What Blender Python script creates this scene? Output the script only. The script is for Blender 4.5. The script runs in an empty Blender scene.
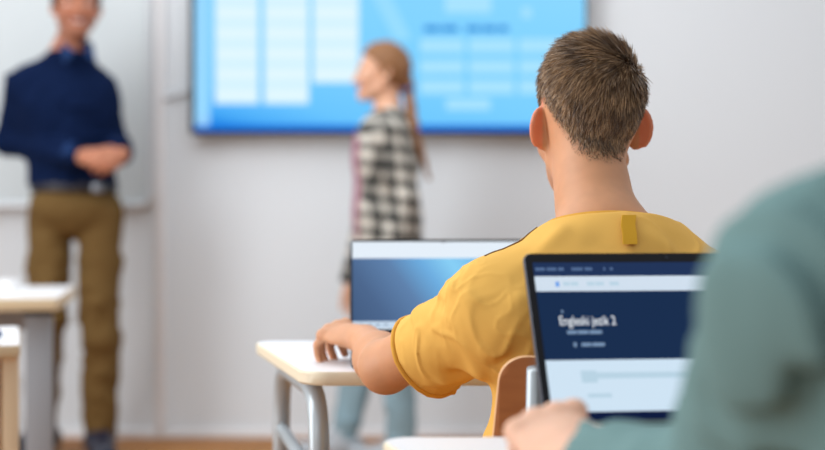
import bpy, bmesh, math, random
import numpy as np
from mathutils import Matrix, Vector
random.seed(7); RNG = np.random.default_rng(11)
scene = bpy.context.scene
COL = scene.collection
F = 1400.0                      # focal length in pixels of the 825 wide frame
CAMH, HOR = 0.92, 215.0
RES = 1.0                       # mesh resolution multiplier

def P(px, py, y):               # photograph pixel at a distance y -> world point
    return np.array([(px-412.5)/F*y, y, CAMH-(py-HOR)/F*y])
def V3(*a): return np.array(a, float)
def nrm(v): v = np.asarray(v, float); return v/np.linalg.norm(v)
def lin(r, g, b):
    f = lambda c: (c/255)/12.92 if c/255 <= .04045 else ((c/255+.055)/1.055)**2.4
    return (f(r), f(g), f(b))

# ------------------------------------------------------------------ materials
MATS = {}
def new_mat(name):
    m = bpy.data.materials.new(name); m.use_nodes = True; MATS[name] = m
    nt = m.node_tree; return m, nt, nt.nodes['Principled BSDF']
def mat(name, col, rough=.5, metal=0., spec=.5, bump=0., bscale=200., bdist=.001, var=0., vscale=8., sss=0.):
    m, nt, b = new_mat(name)
    b.inputs['Base Color'].default_value = (*col, 1); b.inputs['Roughness'].default_value = rough
    b.inputs['Metallic'].default_value = metal; b.inputs['Specular IOR Level'].default_value = spec
    tc = nt.nodes.new('ShaderNodeTexCoord')
    if sss:
        b.inputs['Subsurface Weight'].default_value = sss
        b.inputs['Subsurface Radius'].default_value = (.012, .004, .002); b.inputs['Subsurface Scale'].default_value = 1
    if var:
        n = nt.nodes.new('ShaderNodeTexNoise'); n.inputs['Scale'].default_value = vscale; n.inputs['Detail'].default_value = 4
        nt.links.new(tc.outputs['Object'], n.inputs['Vector'])
        mx = nt.nodes.new('ShaderNodeMix'); mx.data_type = 'RGBA'
        mx.inputs[6].default_value = (*[c*(1-var) for c in col], 1); mx.inputs[7].default_value = (*[min(1, c*(1+var)) for c in col], 1)
        nt.links.new(n.outputs['Fac'], mx.inputs[0]); nt.links.new(mx.outputs[2], b.inputs['Base Color'])
    if bump:
        n = nt.nodes.new('ShaderNodeTexNoise'); n.inputs['Scale'].default_value = bscale; n.inputs['Detail'].default_value = 3
        nt.links.new(tc.outputs['Object'], n.inputs['Vector'])
        bp = nt.nodes.new('ShaderNodeBump'); bp.inputs['Strength'].default_value = bump; bp.inputs['Distance'].default_value = bdist
        nt.links.new(n.outputs['Fac'], bp.inputs['Height']); nt.links.new(bp.outputs['Normal'], b.inputs['Normal'])
    return m
def mat_attr(name, rough=.5, spec=.4, sss=0., bump=0., bscale=300., bdist=.0006, sheen=0.):
    m = mat(name, (.5,.5,.5), rough, 0, spec, bump, bscale, bdist, sss=sss)
    nt = m.node_tree; a = nt.nodes.new('ShaderNodeAttribute'); a.attribute_name = 'Col'
    nt.links.new(a.outputs['Color'], nt.nodes['Principled BSDF'].inputs['Base Color'])
    return m
def mat_emit(name, col, strength=1.0):
    m = bpy.data.materials.new(name); m.use_nodes = True; MATS[name] = m
    nt = m.node_tree; nt.nodes.clear()
    e = nt.nodes.new('ShaderNodeEmission'); o = nt.nodes.new('ShaderNodeOutputMaterial')
    e.inputs[0].default_value = (*col, 1); e.inputs[1].default_value = strength
    nt.links.new(e.outputs[0], o.inputs[0]); return m
def mat_emit_ramp(name, axis, lo, hi, stops, strength=1.0, tilt=None):
    """screen picture: colour runs along a direction of the screen's own object coordinates"""
    m = mat_emit(name, (1,1,1), strength); nt = m.node_tree
    e = [n for n in nt.nodes if n.type == 'EMISSION'][0]
    tc = nt.nodes.new('ShaderNodeTexCoord'); dot = nt.nodes.new('ShaderNodeVectorMath'); dot.operation = 'DOT_PRODUCT'
    dot.inputs[1].default_value = axis
    mr = nt.nodes.new('ShaderNodeMapRange'); mr.inputs[1].default_value = lo; mr.inputs[2].default_value = hi
    r = nt.nodes.new('ShaderNodeValToRGB'); els = r.color_ramp.elements
    while len(els) > 1: els.remove(els[-1])
    for i, (t, c) in enumerate(stops):
        el = els[0] if i == 0 else els.new(t)
        el.position = t; el.color = (*c, 1)
    nt.links.new(tc.outputs['Object'], dot.inputs[0]); nt.links.new(dot.outputs['Value'], mr.inputs[0])
    nt.links.new(mr.outputs[0], r.inputs[0]); nt.links.new(r.outputs[0], e.inputs[0]); return m
def mat_wood(name, c1, c2, scale=(1,1,12), rough=.45, nscale=4.):
    m, nt, b = new_mat(name); b.inputs['Roughness'].default_value = rough
    tc = nt.nodes.new('ShaderNodeTexCoord'); mp = nt.nodes.new('ShaderNodeMapping'); mp.inputs['Scale'].default_value = scale
    n = nt.nodes.new('ShaderNodeTexNoise'); n.inputs['Scale'].default_value = nscale; n.inputs['Detail'].default_value = 6; n.inputs['Distortion'].default_value = .6
    mx = nt.nodes.new('ShaderNodeMix'); mx.data_type = 'RGBA'; mx.inputs[6].default_value = (*c1,1); mx.inputs[7].default_value = (*c2,1)
    nt.links.new(tc.outputs['Object'], mp.inputs[0]); nt.links.new(mp.outputs[0], n.inputs['Vector'])
    nt.links.new(n.outputs['Fac'], mx.inputs[0]); nt.links.new(mx.outputs[2], b.inputs['Base Color']); return m
def mat_floor():
    m, nt, b = new_mat('floor_wood'); b.inputs['Roughness'].default_value = .6; b.inputs['Specular IOR Level'].default_value = .2
    tc = nt.nodes.new('ShaderNodeTexCoord'); br = nt.nodes.new('ShaderNodeTexBrick')
    br.inputs['Scale'].default_value = 1; br.inputs['Brick Width'].default_value = 1.2; br.inputs['Row Height'].default_value = .14
    br.inputs['Mortar Size'].default_value = .002; br.inputs['Color1'].default_value = (*lin(192,134,78),1); br.inputs['Color2'].default_value = (*lin(170,114,64),1)
    br.inputs['Mortar'].default_value = (*lin(90,60,40),1)
    n = nt.nodes.new('ShaderNodeTexNoise'); n.inputs['Scale'].default_value = 5; n.inputs['Detail'].default_value = 5
    mp = nt.nodes.new('ShaderNodeMapping'); mp.inputs['Scale'].default_value = (1, 14, 1)
    mx = nt.nodes.new('ShaderNodeMix'); mx.data_type = 'RGBA'; mx.blend_type = 'MULTIPLY'; mx.inputs[0].default_value = .35
    nt.links.new(tc.outputs['Object'], br.inputs['Vector']); nt.links.new(tc.outputs['Object'], mp.inputs[0]); nt.links.new(mp.outputs[0], n.inputs['Vector'])
    nt.links.new(br.outputs['Color'], mx.inputs[6]); nt.links.new(n.outputs['Color'], mx.inputs[7]); nt.links.new(mx.outputs[2], b.inputs['Base Color'])
    return m
def mat_plaid():
    m, nt, b = new_mat('plaid_cotton'); b.inputs['Roughness'].default_value = .85; b.inputs['Specular IOR Level'].default_value = .15
    tc = nt.nodes.new('ShaderNodeTexCoord'); sx = nt.nodes.new('ShaderNodeSeparateXYZ'); nt.links.new(tc.outputs['Object'], sx.inputs[0])
    def mth(op, a, bb=None):
        n = nt.nodes.new('ShaderNodeMath'); n.operation = op
        for i, v in enumerate((a, bb)):
            if v is None: continue
            if isinstance(v, (int, float)): n.inputs[i].default_value = v
            else: nt.links.new(v, n.inputs[i])
        return n.outputs[0]
    u = mth('ADD', sx.outputs['X'], mth('MULTIPLY', sx.outputs['Y'], .8)); v = mth('ADD', sx.outputs['Z'], mth('MULTIPLY', sx.outputs['X'], .12))
    su = mth('GREATER_THAN', mth('FRACT', mth('DIVIDE', u, .062)), .5); sv = mth('GREATER_THAN', mth('FRACT', mth('DIVIDE', v, .062)), .5)
    s = mth('MULTIPLY', mth('ADD', su, sv), .5)
    r = nt.nodes.new('ShaderNodeValToRGB'); r.color_ramp.interpolation = 'CONSTANT'; e = r.color_ramp.elements
    e[0].position = 0; e[0].color = (*lin(205,200,190),1); e[1].position = .35; e[1].color = (*lin(128,126,120),1)
    x = e.new(.8); x.color = (*lin(42,44,44),1)
    nt.links.new(s, r.inputs[0]); nt.links.new(r.outputs[0], b.inputs['Base Color']); return m

mat('wall_paint', lin(225,231,236), .8, bump=.15, bscale=90, bdist=.002, spec=.2)
mat('white_paint', lin(236,236,238), .5)
mat('board_white', lin(206,214,217), .25)
mat('aluminium_frame', lin(214,218,222), .4, .3)
mat_floor()
mat('black_plastic', lin(14,15,21), .5, spec=.25)
mat('dark_metal', lin(52,54,62), .35, .7)
mat('silver_metal', lin(150,152,156), .35, .8)
mat('key_black', lin(20,21,24), .6)
mat('desk_laminate', lin(238,238,241), .4)
mat('desk_edge', lin(226,214,188), .5)
mat('beige_edge', lin(214,194,160), .5)
mat('beige_wood', lin(222,198,164), .5, var=.06, vscale=6)
mat('grey_tube', lin(182,192,198), .34, .3)
mat('grey_paint', lin(142,147,154), .5)
mat_wood('plywood_face', lin(176,112,66), lin(150,90,52), (3,3,24), .4)
mat('plywood_edge', lin(224,176,128), .5)
mat('rubber', lin(30,30,32), .8)
mat('yellow_cotton', lin(228,179,92), .85, spec=.15, bump=.25, bscale=900, bdist=.0006, var=.05, vscale=14)
mat('yellow_stitch', lin(216,160,68), .85, spec=.15)
mat('yellow_tape', lin(200,150,38), .8, spec=.2)
mat('brown_thread', lin(120,84,40), .9)
mat('teal_cotton', lin(108,138,138), .9, spec=.12, bump=.25, bscale=500, bdist=.0008, var=.05, vscale=10)
mat('navy_cotton', lin(10,26,58), .9, spec=.08, var=.1)
mat('navy_trim', lin(20,48,92), .8, spec=.2)
mat('khaki_twill', lin(106,82,46), .85, spec=.15, var=.1, vscale=6)
mat('belt_leather', lin(30,28,36), .45)
mat('belt_buckle', lin(120,122,128), .3, .8)
mat('shoe_leather', lin(30,34,52), .4)
mat('jeans_light', lin(138,166,178), .85, spec=.15, var=.12, vscale=7)
mat('jeans_dark', lin(50,62,84), .85, spec=.15, var=.1)
mat('pink_cotton', lin(168,112,132), .85, spec=.15)
mat('sneaker', lin(170,176,182), .6)
mat('hair_brown', lin(58,40,32), .5, spec=.3, var=.3, vscale=60)
mat('hair_blond', lin(140,98,64), .5, spec=.3, var=.28, vscale=45)
mat('hair_tie', lin(60,90,150), .7)
mat('eye_white', lin(235,230,225), .2); mat('iris_brown', lin(60,40,28), .2)
mat('teeth', lin(240,234,226), .3)
mat('navy_pencil_case', lin(44,74,120), .6)
mat('paper_white', lin(238,238,238), .7)
mat_plaid()
mat_attr('skin', .5, .35, sss=.12, bump=.12, bscale=420, bdist=.0005)
mat_attr('hair_strands', .42, .45)

# ------------------------------------------------------------------ mesh helpers
def link(name, me, m=None, parent=None, smooth=None):
    o = bpy.data.objects.new(name, me); COL.objects.link(o)
    for x in (m if isinstance(m, (list, tuple)) else [m]):
        if x: me.materials.append(MATS[x])
    if parent is not None:
        o.parent = parent; o.matrix_parent_inverse = parent.matrix_world.inverted() if False else Matrix()
    if smooth: 
        me.shade_smooth()
        if smooth != 'all': me.set_sharp_from_angle(angle=math.radians(smooth))
    return o
def thing(name, label, cat, loc=(0,0,0), rz=0., group=None):
    o = bpy.data.objects.new(name, None); COL.objects.link(o); o.empty_display_size = .05
    o.location = loc; o.rotation_euler = (0,0,rz); tag(o, label, cat, group); return o
def tag(o, label, cat, group=None):
    o['label'] = label; o['category'] = cat
    if group: o['group'] = group
    return o
def struct(name, bm, m):
    o = obj(name, bm, m); o['kind'] = 'structure'; return o
def obj(name, bm, m, parent=None, smooth=35):
    me = bpy.data.meshes.new(name); bmesh.ops.recalc_face_normals(bm, faces=bm.faces); bm.to_mesh(me); bm.free()
    return link(name, me, m, parent, smooth)
def box(lo, hi, bev=0., seg=2, bm=None, M=None, mi=0):
    bm = bm or bmesh.new(); lo = Vector(lo); hi = Vector(hi)
    r = bmesh.ops.create_cube(bm, size=1); vs = r['verts']
    for v in vs: v.co = Vector(((lo[i]+hi[i])/2 + v.co[i]*(hi[i]-lo[i])) for i in range(3))
    es = list({e for v in vs for e in v.link_edges}); fs = list({f for v in vs for f in v.link_faces})
    if bev:
        g = bmesh.ops.bevel(bm, geom=es, offset=bev, segments=seg, affect='EDGES', profile=.5); vs = list({v for f in g['faces'] for v in f.verts} | {v for v in vs if v.is_valid}); fs = list({f for v in vs for f in v.link_faces})
    for f in fs: f.material_index = mi
    if M is not None: bmesh.ops.transform(bm, matrix=M, verts=vs)
    return bm
def rounded_poly(pts, rad, seg=8):
    """2-D polygon with filleted corners; rad number or list"""
    out = []; n = len(pts)
    for i in range(n):
        p = np.array(pts[i], float); a = np.array(pts[i-1], float); b = np.array(pts[(i+1) % n], float)
        r = rad[i] if isinstance(rad, (list, tuple)) else rad
        u = nrm(a-p); v = nrm(b-p); ang = math.acos(np.clip(u@v, -1, 1)); t = r/math.tan(ang/2)
        c = p + nrm(u+v)*r/math.sin(ang/2); p0 = p+u*t; p1 = p+v*t
        a0 = math.atan2(*(p0-c)[::-1]); a1 = math.atan2(*(p1-c)[::-1]); da = (a1-a0+math.pi) % (2*math.pi) - math.pi
        for k in range(seg+1):
            aa = a0+da*k/seg; out.append(c+r*np.array([math.cos(aa), math.sin(aa)]))
    return out
def prism(poly, z0, z1, bev=0., bm=None, fn=None, side_mi=0, cap_mi=0):
    """extruded polygon (x,y) between z0 and z1; fn maps (x,y,z) to a point"""
    bm = bm or bmesh.new(); fn = fn or (lambda x, y, z: (x, y, z)); n = len(poly)
    lv = [(z0, bev), (z0+bev, 0), (z1-bev, 0), (z1, bev)] if bev else [(z0, 0), (z1, 0)]
    c = np.mean(poly, axis=0); rings = []
    for z, ins in lv:
        ring = []
        for p in poly:
            d = np.linalg.norm(p-c); q = c+(p-c)*(1-ins/d) if ins else p
            ring.append(bm.verts.new(fn(q[0], q[1], z)))
        rings.append(ring)
    for a, b in zip(rings, rings[1:]):
        for i in range(n):
            f = bm.faces.new((a[i], a[(i+1) % n], b[(i+1) % n], b[i])); f.material_index = side_mi
    f = bm.faces.new(rings[0][::-1]); f.material_index = cap_mi
    f = bm.faces.new(rings[-1]); f.material_index = cap_mi
    return bm
def fillet(pts, r, seg=6):
    pts = [np.array(p, float) for p in pts]; out = [pts[0]]
    for i in range(1, len(pts)-1):
        a, p, b = pts[i-1], pts[i], pts[i+1]; u = nrm(a-p); v = nrm(b-p)
        ang = math.acos(np.clip(u@v, -1, 1)); t = min(r/math.tan(ang/2), .49*np.linalg.norm(a-p), .49*np.linalg.norm(b-p))
        p0 = p+u*t; p1 = p+v*t
        for k in range(seg+1):
            s = k/seg; out.append((1-s)**2*p0+2*s*(1-s)*p+s*s*p1)
    return out+[pts[-1]]
def tube(pts, r, seg=12, bm=None, closed=False, flat=1., upv=(0,0,1), caps=True):
    bm = bm or bmesh.new(); pts = [np.array(p, float) for p in pts]; n = len(pts); rings = []
    rr = r if isinstance(r, (list, tuple, np.ndarray)) else [r]*n
    prev = None
    for i in range(n):
        a = pts[i-1] if (i or closed) else pts[0]; b = pts[(i+1) % n] if (i < n-1 or closed) else pts[-1]
        t = nrm(b-a)
        u = prev if prev is not None else np.array(upv, float)
        u = u-(u@t)*t
        if np.linalg.norm(u) < 1e-4: u = np.cross(t, (1,0,.1))
        u = nrm(u); prev = u; w = np.cross(t, u)
        rings.append([bm.verts.new(pts[i]+rr[i]*(math.cos(2*math.pi*k/seg)*u*flat+math.sin(2*math.pi*k/seg)*w)) for k in range(seg)])
    m = n if closed else n-1
    for i in range(m):
        a, b = rings[i], rings[(i+1) % n]
        for k in range(seg): bm.faces.new((a[k], a[(k+1) % seg], b[(k+1) % seg], b[k]))
    if caps and not closed: bm.faces.new(rings[0][::-1]); bm.faces.new(rings[-1])
    return bm
def ball(c, r, bm=None, seg=20):
    bm = bm or bmesh.new(); bmesh.ops.create_uvsphere(bm, u_segments=seg, v_segments=seg//2, radius=r, matrix=Matrix.Translation(Vector(c))); return bm

# ------------------------------------------------------------------ implicit surfaces for bodies and clothes
def vnoise(p):
    i = np.floor(p).astype(np.int64); f = (p-i).astype(np.float32); f = f*f*(3-2*f); out = 0
    for dx in (0, 1):
        for dy in (0, 1):
            for dz in (0, 1):
                h = (i[:,0]+dx)*374761393+(i[:,1]+dy)*668265263+(i[:,2]+dz)*1274126177
                h = (h ^ (h >> 13))*1103515245 & 0x7fffffff; h = ((h ^ (h >> 16)) & 0xffff)/65535.
                w = (f[:,0] if dx else 1-f[:,0])*(f[:,1] if dy else 1-f[:,1])*(f[:,2] if dz else 1-f[:,2]); out = out+h*w
    return out.astype(np.float32)-.5
def cap(a, b, r1, r2=None, flat=None):
    a = np.asarray(a, np.float32); b = np.asarray(b, np.float32); ab = b-a; L = float(ab@ab)+1e-12; r2 = r1 if r2 is None else r2
    if flat is not None: fn_, fs = np.asarray(nrm(flat[0]), np.float32), flat[1]
    def f(p):
        q = p-a; t = np.clip((q@ab)/L, 0, 1); w = q-t[:,None]*ab
        if flat is not None: w = w+((fs-1)*(w@fn_))[:,None]*fn_
        return np.sqrt((w*w).sum(1))-(r1+(r2-r1)*t)
    return f
def ell(c, r, R=None):
    c = np.asarray(c, np.float32); r = np.asarray(r, np.float32); R = None if R is None else np.asarray(R, np.float32)
    def f(p):
        q = p-c
        if R is not None: q = q@R
        q1 = q/r; k0 = np.sqrt((q1*q1).sum(1))+1e-9; q2 = q1/r; k1 = np.sqrt((q2*q2).sum(1))+1e-9
        return k0*(k0-1)/k1
    return f
def plane(c, n):                # negative on the side away from n
    c = np.asarray(c, np.float32); n = np.asarray(nrm(n), np.float32); return lambda p: (p-c)@n
def chain(pts, rs):
    fs = [cap(pts[i], pts[i+1], rs[i], rs[i+1]) for i in range(len(pts)-1)]
    def f(p):
        d = fs[0](p)
        for g in fs[1:]: d = np.minimum(d, g(p))
        return d
    return f
def smin(a, b, k):
    if k <= 0: return np.minimum(a, b)
    h = np.clip(.5+.5*(b-a)/k, 0, 1); return b*(1-h)+a*h-k*h*(1-h)
class S:
    def __init__(s): s.ops = []; s.disp = None
    def u(s, f, k=.02): s.ops.append(('u', f, k)); return s
    def s(s, f, k=.01): s.ops.append(('s', f, k)); return s
    def i(s, f, k=.003): s.ops.append(('i', f, k)); return s
    def d(s, f): s.ops.append(('d', f, 0)); return s
    def __call__(s, p):
        d = np.full(len(p), 9., np.float32)
        for o, f, k in s.ops:
            if o == 'u': d = smin(d, f(p), k)
            elif o == 's': d = -smin(-d, f(p), k)
            elif o == 'i': d = -smin(-d, -f(p), k)
            else: d = d+f(p)
        return d
def nets(f, lo, hi, h, proj=2):
    h = h*RES; B = 8; lo = np.asarray(lo, float); n = np.ceil((np.asarray(hi)-lo)/h).astype(int)+2; nb = -(-n//B); n = nb*B
    V = np.full(tuple(n), 9., np.float32); V6 = V.reshape(nb[0], B, nb[1], B, nb[2], B)
    bi = np.stack(np.meshgrid(*[np.arange(k) for k in nb], indexing='ij'), -1).reshape(-1, 3)
    dc = f((lo+(bi*B+(B-1)/2)*h).astype(np.float32)); R = .5*B*h*1.732*1.6+2*h
    near = np.abs(dc) < R
    for b, v in zip(bi[~near & (dc < 0)], dc[~near & (dc < 0)]): V6[b[0],:,b[1],:,b[2],:] = -9
    off = np.stack(np.meshgrid(*[np.arange(B)]*3, indexing='ij'), -1).reshape(-1, 3)
    nbk = bi[near]
    for s0 in range(0, len(nbk), 256):
        bb = nbk[s0:s0+256]; pts = (lo+(bb[:,None,:]*B+off[None])*h).reshape(-1, 3).astype(np.float32)
        val = f(pts).reshape(-1, B, B, B)
        V6[bb[:,0],:,bb[:,1],:,bb[:,2],:] = val
    s = V < 0; c = [s[a:n[0]-1+a, b:n[1]-1+b, d:n[2]-1+d] for a in (0,1) for b in (0,1) for d in (0,1)]
    cnt = sum(x.astype(np.int8) for x in c); act = np.argwhere((cnt > 0) & (cnt < 8))
    idx = np.full(tuple(n), -1, np.int64); idx[act[:,0], act[:,1], act[:,2]] = np.arange(len(act))
    acc = np.zeros((len(act), 3)); num = np.zeros(len(act))
    corners = np.array([(a,b,d) for a in (0,1) for b in (0,1) for d in (0,1)])
    for i in range(8):
        for j in range(i+1, 8):
            if np.abs(corners[i]-corners[j]).sum() != 1: continue
            A = act+corners[i]; Bq = act+corners[j]; va = V[A[:,0],A[:,1],A[:,2]]; vb = V[Bq[:,0],Bq[:,1],Bq[:,2]]
            m = (va < 0) != (vb < 0); t = np.where(m, va/np.where(m, va-vb, 1), 0)
            acc += np.where(m[:,None], A+t[:,None]*(Bq-A), 0); num += m
    pts = lo+acc/num[:,None]*h; quads = []
    for ax in range(3):
        o1, o2 = [(1,2),(2,0),(0,1)][ax]
        d = np.zeros(3, int); d[ax] = 1
        s0 = s[:n[0]-d[0], :n[1]-d[1], :n[2]-d[2]]; s1 = s[d[0]:, d[1]:, d[2]:]
        e = np.argwhere(s0 != s1); e = e[(e[:,o1] > 0) & (e[:,o2] > 0)]
        fl = s[e[:,0], e[:,1], e[:,2]]
        def at(a, b):
            q = e.copy(); q[:,o1] -= a; q[:,o2] -= b; return idx[q[:,0], q[:,1], q[:,2]]
        q = np.stack([at(1,1), at(0,1), at(0,0), at(1,0)], 1); q[~fl] = q[~fl][:, ::-1]; quads.append(q)
    quads = np.concatenate(quads); quads = quads[(quads >= 0).all(1)]
    def grad(p, e=h*.35):
        g = np.stack([f((p+np.eye(3)[k]*e).astype(np.float32))-f((p-np.eye(3)[k]*e).astype(np.float32)) for k in range(3)], 1)/(2*e); return g
    for _ in range(proj):
        g = grad(pts); d = f(pts.astype(np.float32)); st = -d[:,None]*g/np.maximum((g*g).sum(1), .2)[:,None]
        L = np.linalg.norm(st, axis=1); st *= np.minimum(1, .6*h/np.maximum(L, 1e-9))[:,None]; pts = pts+st
    return pts, quads
def raw_mesh(name, v, q, colors=None):
    me = bpy.data.meshes.new(name); k = q.shape[1]
    me.vertices.add(len(v)); me.vertices.foreach_set('co', np.asarray(v, np.float32).ravel())
    me.loops.add(q.size); me.loops.foreach_set('vertex_index', q.astype(np.int32).ravel())
    me.polygons.add(len(q)); me.polygons.foreach_set('loop_start', np.arange(0, q.size, k, dtype=np.int32))
    me.update(calc_edges=True); me.validate()
    if colors is not None:
        a = me.attributes.new('Col', 'FLOAT_COLOR', 'POINT'); c = np.ones((len(v), 4), np.float32); c[:,:3] = colors
        a.data.foreach_set('color', c.ravel())
    return me
def blob(name, f, lo, hi, h, m, parent, colfn=None, org=None):
    v, q = nets(f, lo, hi, h)
    c = colfn(v.astype(np.float32)) if colfn else None
    org = np.zeros(3) if org is None else np.asarray(org)
    me = raw_mesh(name, v-org, q, c)
    o = link(name, me, m, parent, 'all')
    return o, v, q

# ------------------------------------------------------------------ anatomy
def frame(fwd, up=(0,0,1), roll=0.):
    y = nrm(fwd); x = nrm(np.cross(y, up)); z = np.cross(x, y)
    if roll: x, z = x*math.cos(roll)-z*math.sin(roll), x*math.sin(roll)+z*math.cos(roll)
    return np.stack([x, y, z], 1)      # columns: right, forward, up
class Head:
    def __init__(s, o, fwd, scale, up=(0,0,1), roll=0., smile=0., wide=1., ears=40., earx=.0685, occ=.060, jaw=.057):
        s.o = np.asarray(o, float); s.R = frame(fwd, up, roll); s.k = scale; s.smile = smile; s.w = wide; s.ears = ears; s.earx = earx; s.jaw = jaw; s.occ = occ
    def p(s, x, y, z): return s.o+s.R@(np.array([x*s.w, y, z])*s.k)
    def loc(s, p): return ((p-s.o.astype(np.float32))@s.R.astype(np.float32))/s.k
    def e(s, c, r, R=None): return ell(s.p(*c), np.array([r[0]*s.w, r[1], r[2]])*s.k, s.R if R is None else s.R@R)
    def c(s, a, b, r1, r2=None): return cap(s.p(*a), s.p(*b), r1*s.k, (r1 if r2 is None else r2)*s.k)
    def build(s, B):
        k = s.k
        B.u(s.e((0,-.012,.047), (.0725,.092,.083)), .03)
        B.u(s.e((0,-.040,.020), (s.occ,.058,.062)), .03*k)
        B.u(s.e((0,.036,.005), (.060,.057,.080)), .02*k)
        B.u(s.e((0,.042,-.052), (.047,.045,.045)), .02*k)
        for t in (-1, 1):
            B.u(s.c((t*s.jaw,.004,-.042), (t*.018,.074,-.085), .015, .014), .02*k)
            B.u(s.e((t*.037,.064,-.016), (.024,.024,.024)), .02*k)
        B.u(s.e((0,.082,-.084), (.021,.018,.017)), .015*k)
        B.u(s.e((0,.081,.030), (.046,.015,.012)), .014*k)
        for t in (-1, 1): B.s(ell(s.p(t*.031,.100,.010), np.array([.017,.014,.012])*k, s.R), .012*k)
        B.u(s.c((0,.090,.016), (0,.112,-.022), .007, .0095), .012*k)
        for t in (-1, 1): B.u(s.c((t*.0095,.102,-.026), (t*.0095,.100,-.026), .0075), .006*k)
        for t in (-1, 1): B.u(s.e((t*.031,.083,.0165), (.016,.010,.0035)), .004*k); B.u(s.e((t*.031,.083,.0025), (.015,.010,.003)), .004*k)
        up = .004*s.smile
        B.u(s.e((0,.092,-.047), (.024+.004*s.smile,.010,.0055)), .006*k); B.u(s.e((0,.090,-.060-up), (.020+.003*s.smile,.010,.0065)), .006*k)
        B.s(s.c((-.022-.004*s.smile,.094,-.0525+up*1.2), (0,.1035,-.0535-up), .0018+.0022*s.smile), .003*k)
        B.s(s.c((.022+.004*s.smile,.094,-.0525+up*1.2), (0,.1035,-.0535-up), .0018+.0022*s.smile), .003*k)
        for t in (-1, 1):
            a = math.radians(s.ears); u = nrm((0,-.22,1)); b = np.array([t*math.sin(a), -math.cos(a), 0]); b = nrm(b-(b@u)*u); m = np.cross(b, u)
            Rl = np.stack([b, m, u], 1); c0 = np.array([t*s.earx,-.004,.002])
            pt = lambda bb, uu, mm=0.: s.p(*(c0+b*bb+u*uu+m*mm))
            B.u(ell(pt(.014,.002), np.array([.0165,.0042,.027])*k, s.R@Rl), .006*k)
            B.u(ell(pt(.007,-.018), np.array([.0095,.0045,.011])*k, s.R@Rl), .006*k)
            rim = [pt(.012+.0165*math.cos(x), .003+.0275*math.sin(x)) for x in np.linspace(2.6, -1.0, 11)]
            B.u(chain(rim, [.0036*k]*11), .004*k)
            fs = -1 if (m@np.array([t*1.,.6,0])) < 0 else 1
            B.s(ell(pt(.010,.0,.0055*fs), np.array([.009,.0045,.015])*k, s.R@Rl), .003*k)
    def eyes(s, parent):
        for t in (-1, 1):
            c = s.p(t*.031,.0775,.0095); bm = ball(c, .0125*s.k, seg=16)
            for f in bm.faces: f.material_index = 1 if (np.array(f.calc_center_median())-c)@s.R[:,1] > .0108*s.k else 0
            obj('eye', bm, ['eye_white','iris_brown'], parent, 'all')
def hand(B, w, fwd, back, thumb, k=1., curl=(25,35,25), tcurl=20, spread=5, tspread=38):
    """w wrist point; fwd along the hand, back = out of the back of the hand, thumb = towards the thumb side"""
    f = nrm(fwd); n = nrm(back-np.dot(back, f)*f); t = np.cross(f, n); t = t if t@np.asarray(thumb) > 0 else -t
    Q = lambda a, b, c: np.asarray(w)+(f*a+t*b+n*c)*k
    R = np.stack([t, f, n], 1)
    B.u(cap(w, Q(.03,0,0), .023*k, .022*k, (n, 1.25)), .015*k)
    B.u(ell(Q(.048,-.002,0), np.array([.037,.050,.0145])*k, R), .016*k)
    B.u(cap(Q(.088,.026,.001), Q(.080,-.030,-.001), .0105*k, .0095*k), .012*k)
    B.u(ell(Q(.032,.022,-.008), np.array([.018,.030,.013])*k, R), .012*k)
    def rot(v, ax, deg):
        a = math.radians(deg); return v*math.cos(a)+np.cross(ax, v)*math.sin(a)+ax*(ax@v)*(1-math.cos(a))
    bend = t if np.cross(t, f)@n < 0 else -t    # rotating f about this turns it towards the palm
    for x, L, r, sp, c0, dz in ((.028,.070,.0086,1.2,0,0), (.0095,.079,.0088,.3,0,.002), (-.010,.073,.0084,-.6,4,.001), (-.028,.057,.0075,-1.6,8,-.002)):
        d = rot(f, n, sp*spread*(1 if np.cross(n, f)@t > 0 else -1)); p = Q(.086 if x > -.02 else .078, x, dz); pts = [p]; rs = [r*k]
        B.u(ell(p+n*.003*k, np.array([.0095,.011,.0095])*k, R), .006*k)
        for i, (fr, cu) in enumerate(zip((.46,.30,.24), curl)):
            d = rot(d, bend, cu+c0*.4); p = p+d*L*fr*k; pts.append(p); rs.append(r*k*(.93,.87,.76)[i])
        B.u(chain(pts, rs), .004*k)
    d = rot(f, n, tspread*(1 if np.cross(n, f)@t > 0 else -1)); d = nrm(d-.30*n); p = Q(.022,.026,-.006); pts = [p]; rs = [.0125*k]
    for i, L in enumerate((.038,.031,.025)):
        p = p+d*L*k; pts.append(p); rs.append((.0105,.0098,.0078)[i]*k); d = rot(d, n, -tcurl*(1 if np.cross(n, f)@t > 0 else -1))
    B.u(chain(pts, rs), .009*k)
def arm(B, sh, el, wr, k=1., r=(.044,.036,.035,.0225)):
    sh, el, wr = map(np.asarray, (sh, el, wr)); m = sh+(el-sh)*.45; fm = el+(wr-el)*.3
    B.u(cap(sh, m, r[0]*k, r[0]*k*.96), .03*k); B.u(cap(m, el, r[0]*k*.94, r[1]*k), .02*k)
    B.u(cap(el, fm, r[1]*k, r[2]*k*1.04), .015*k); B.u(cap(fm, wr, r[2]*k, r[3]*k), .015*k)
def leg(B, hip, kn, an, toe, k=1., r=(.078,.052,.05,.034)):
    hip, kn, an, toe = map(np.asarray, (hip, kn, an, toe)); c = kn+(an-kn)*.3
    B.u(cap(hip, kn, r[0]*k, r[1]*k), .04*k); B.u(cap(kn, c, r[1]*k, r[2]*k*1.03), .02*k); B.u(cap(c, an, r[2]*k, r[3]*k), .02*k)
    B.u(cap(an+V3(0,0,-.03*k), toe, .036*k, .026*k), .03*k)
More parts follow.
